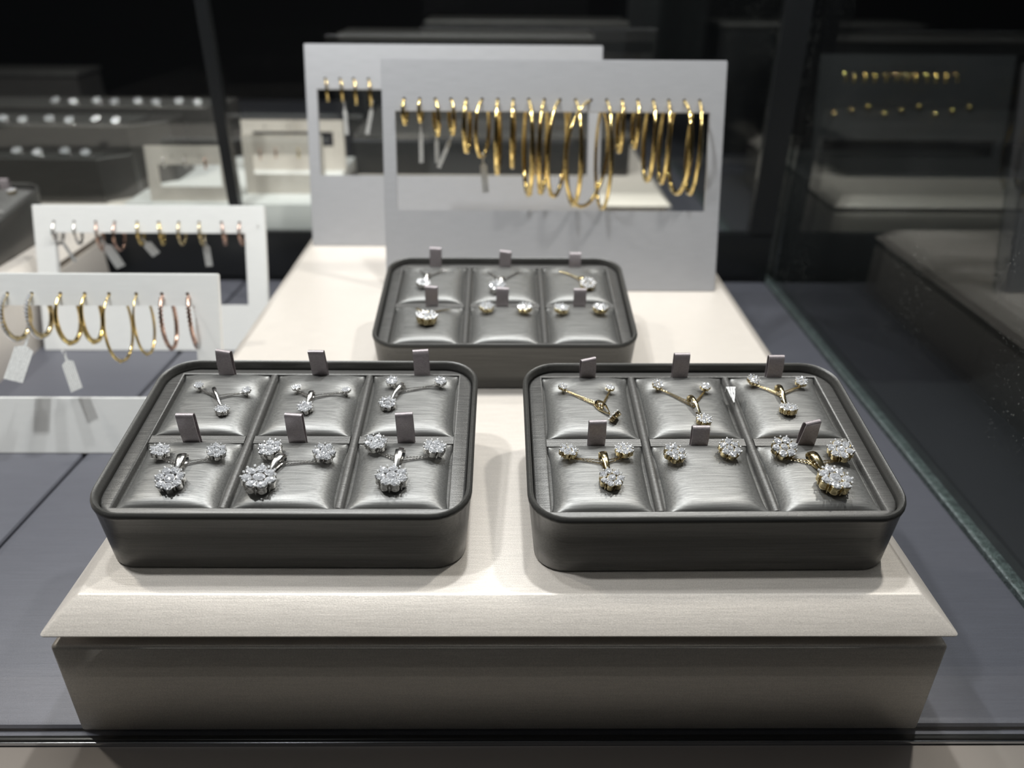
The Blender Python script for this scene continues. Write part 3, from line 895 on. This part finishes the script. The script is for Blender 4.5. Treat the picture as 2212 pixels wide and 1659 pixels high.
# ---------------------------------------------------------------- showcase shell
struct(obj('floor', bx(-1.4, .300, .2434, .8295, -.012, -.0001), M['deck']))
struct(obj('floor_back_case', bx(-1.4, .300, .8405, 2.1, -.012, -.0001), M['deck']))
struct(obj('floor_right_case', bx(.3045, 2.0, .10, 2.6, -.25, -.20), M['void']))


def mat_pad(x0, x1, y0, y1, skew, label):
    bm = bmesh.new()
    def R(i, z, r):
        return [(x + (skew * (y - y0) if x > (x0 + x1) / 2 and skew > 0 else (-skew * (y - y0) if x < (x0 + x1) / 2 and skew < 0 else 0)), y, z) for x, y in rrect(x0 + i, x1 - i, y0 + i, y1 - i, r, 6)]
    loft(bm, [R(.002, 0, .003), R(.0003, .0008, .004), R(0, .002, .004), R(.0008, .0034, .004), R(.003, .0040, .003)])
    tag(obj('floor_pad', bm, M['deck'], ang=40), label, 'floor pad')


mat_pad(-.92, -.3165, .246, .824, .045, 'padded grey floor panel at left under the white stands')
mat_pad(-.3135, .2935, .246, .824, -.045, 'padded blue grey floor panel under the large cream riser')

struct(obj('window_1', bx(-1.4, .2955, .2400, .2430, .0005, .42), glass('front_glass', (.985, .995, .99), .6)))
g = glass('side_glass', (.95, .975, .965), 1.0, dust=.5)
struct(obj('window_2', bx(.2975, .3035, .2430, .8290, .0045, .42), g))
struct(obj('window_3', bx(.2975, .3035, .8410, 2.1, .0045, .42), g))
struct(obj('window_4', bx(-1.4, .2700, .8325, .8375, .0585, .42), glass('back_glass', (.975, .985, .975))))
struct(obj('trim_1', bx(-1.4, .2965, .829, .8400, -.0, .058, bev=.0008), M['black']))
struct(obj('trim_2', bx(.2700, .2965, .828, .8405, .058, .42), M['black']))
struct(obj('trim_3', bx(-.2965, -.2850, .829, .8410, .0585, .42), M['black']))
struct(obj('trim_4', bx(.2960, .3045, .2440, 2.1, -.002, .0042, bev=.0006), M['gasket']))
struct(obj('trim_5', bx(-1.4, 1.4, .2408, .2434, -.012, .0003, bev=.0004), M['black']))
struct(obj('trim_6', bx(-1.4, 1.4, .2396, .2408, -.012, -.0004, bev=.0003), M['steel']))
struct(obj('wall_counter_front', bx(-1.4, 1.4, .200, .2396, -.95, -.0022, bev=.001), M['ledge']))
struct(obj('floor_room', bx(-4, 4, -3, 5, -1.0, -.95), M['wall']))
struct(obj('wall_back', bx(-4, 4, 4.0, 4.1, -.95, 2.4), M['wall']))

# ---------------------------------------------------------------- dim displays farther away
def slab(x0, x1, y0, y1, z0, zt, label, lid='frame', body='void'):
    e = empty('display_box', loc=((x0 + x1) / 2, y0, z0)); hx = (x1 - x0) / 2
    obj('box_body', bx(-hx + .004, hx - .004, .004, y1 - y0, 0, zt - z0 - .008), M[body], e)
    obj('lid', bx(-hx, hx, 0, y1 - y0 + .002, zt - z0 - .008, zt - z0, bev=.001), M[lid], e)
    tag(e, label, 'display box')


slab(-.264, .141, 1.34, 1.44, 0, .217, 'dim display box with grey lid behind the rear grey stand')
slab(-.140, .218, 1.50, 1.62, 0, .226, 'dim taller display box farthest behind the grey stands')
slab(.26, .44, 1.85, 2.05, 0, .262, 'pale display box at top of photo right of middle', lid='cream')
slab(-1.05, -.82, 1.60, 1.70, 0, .125, 'olive grey display box far back at left', lid='frame', body='dark')
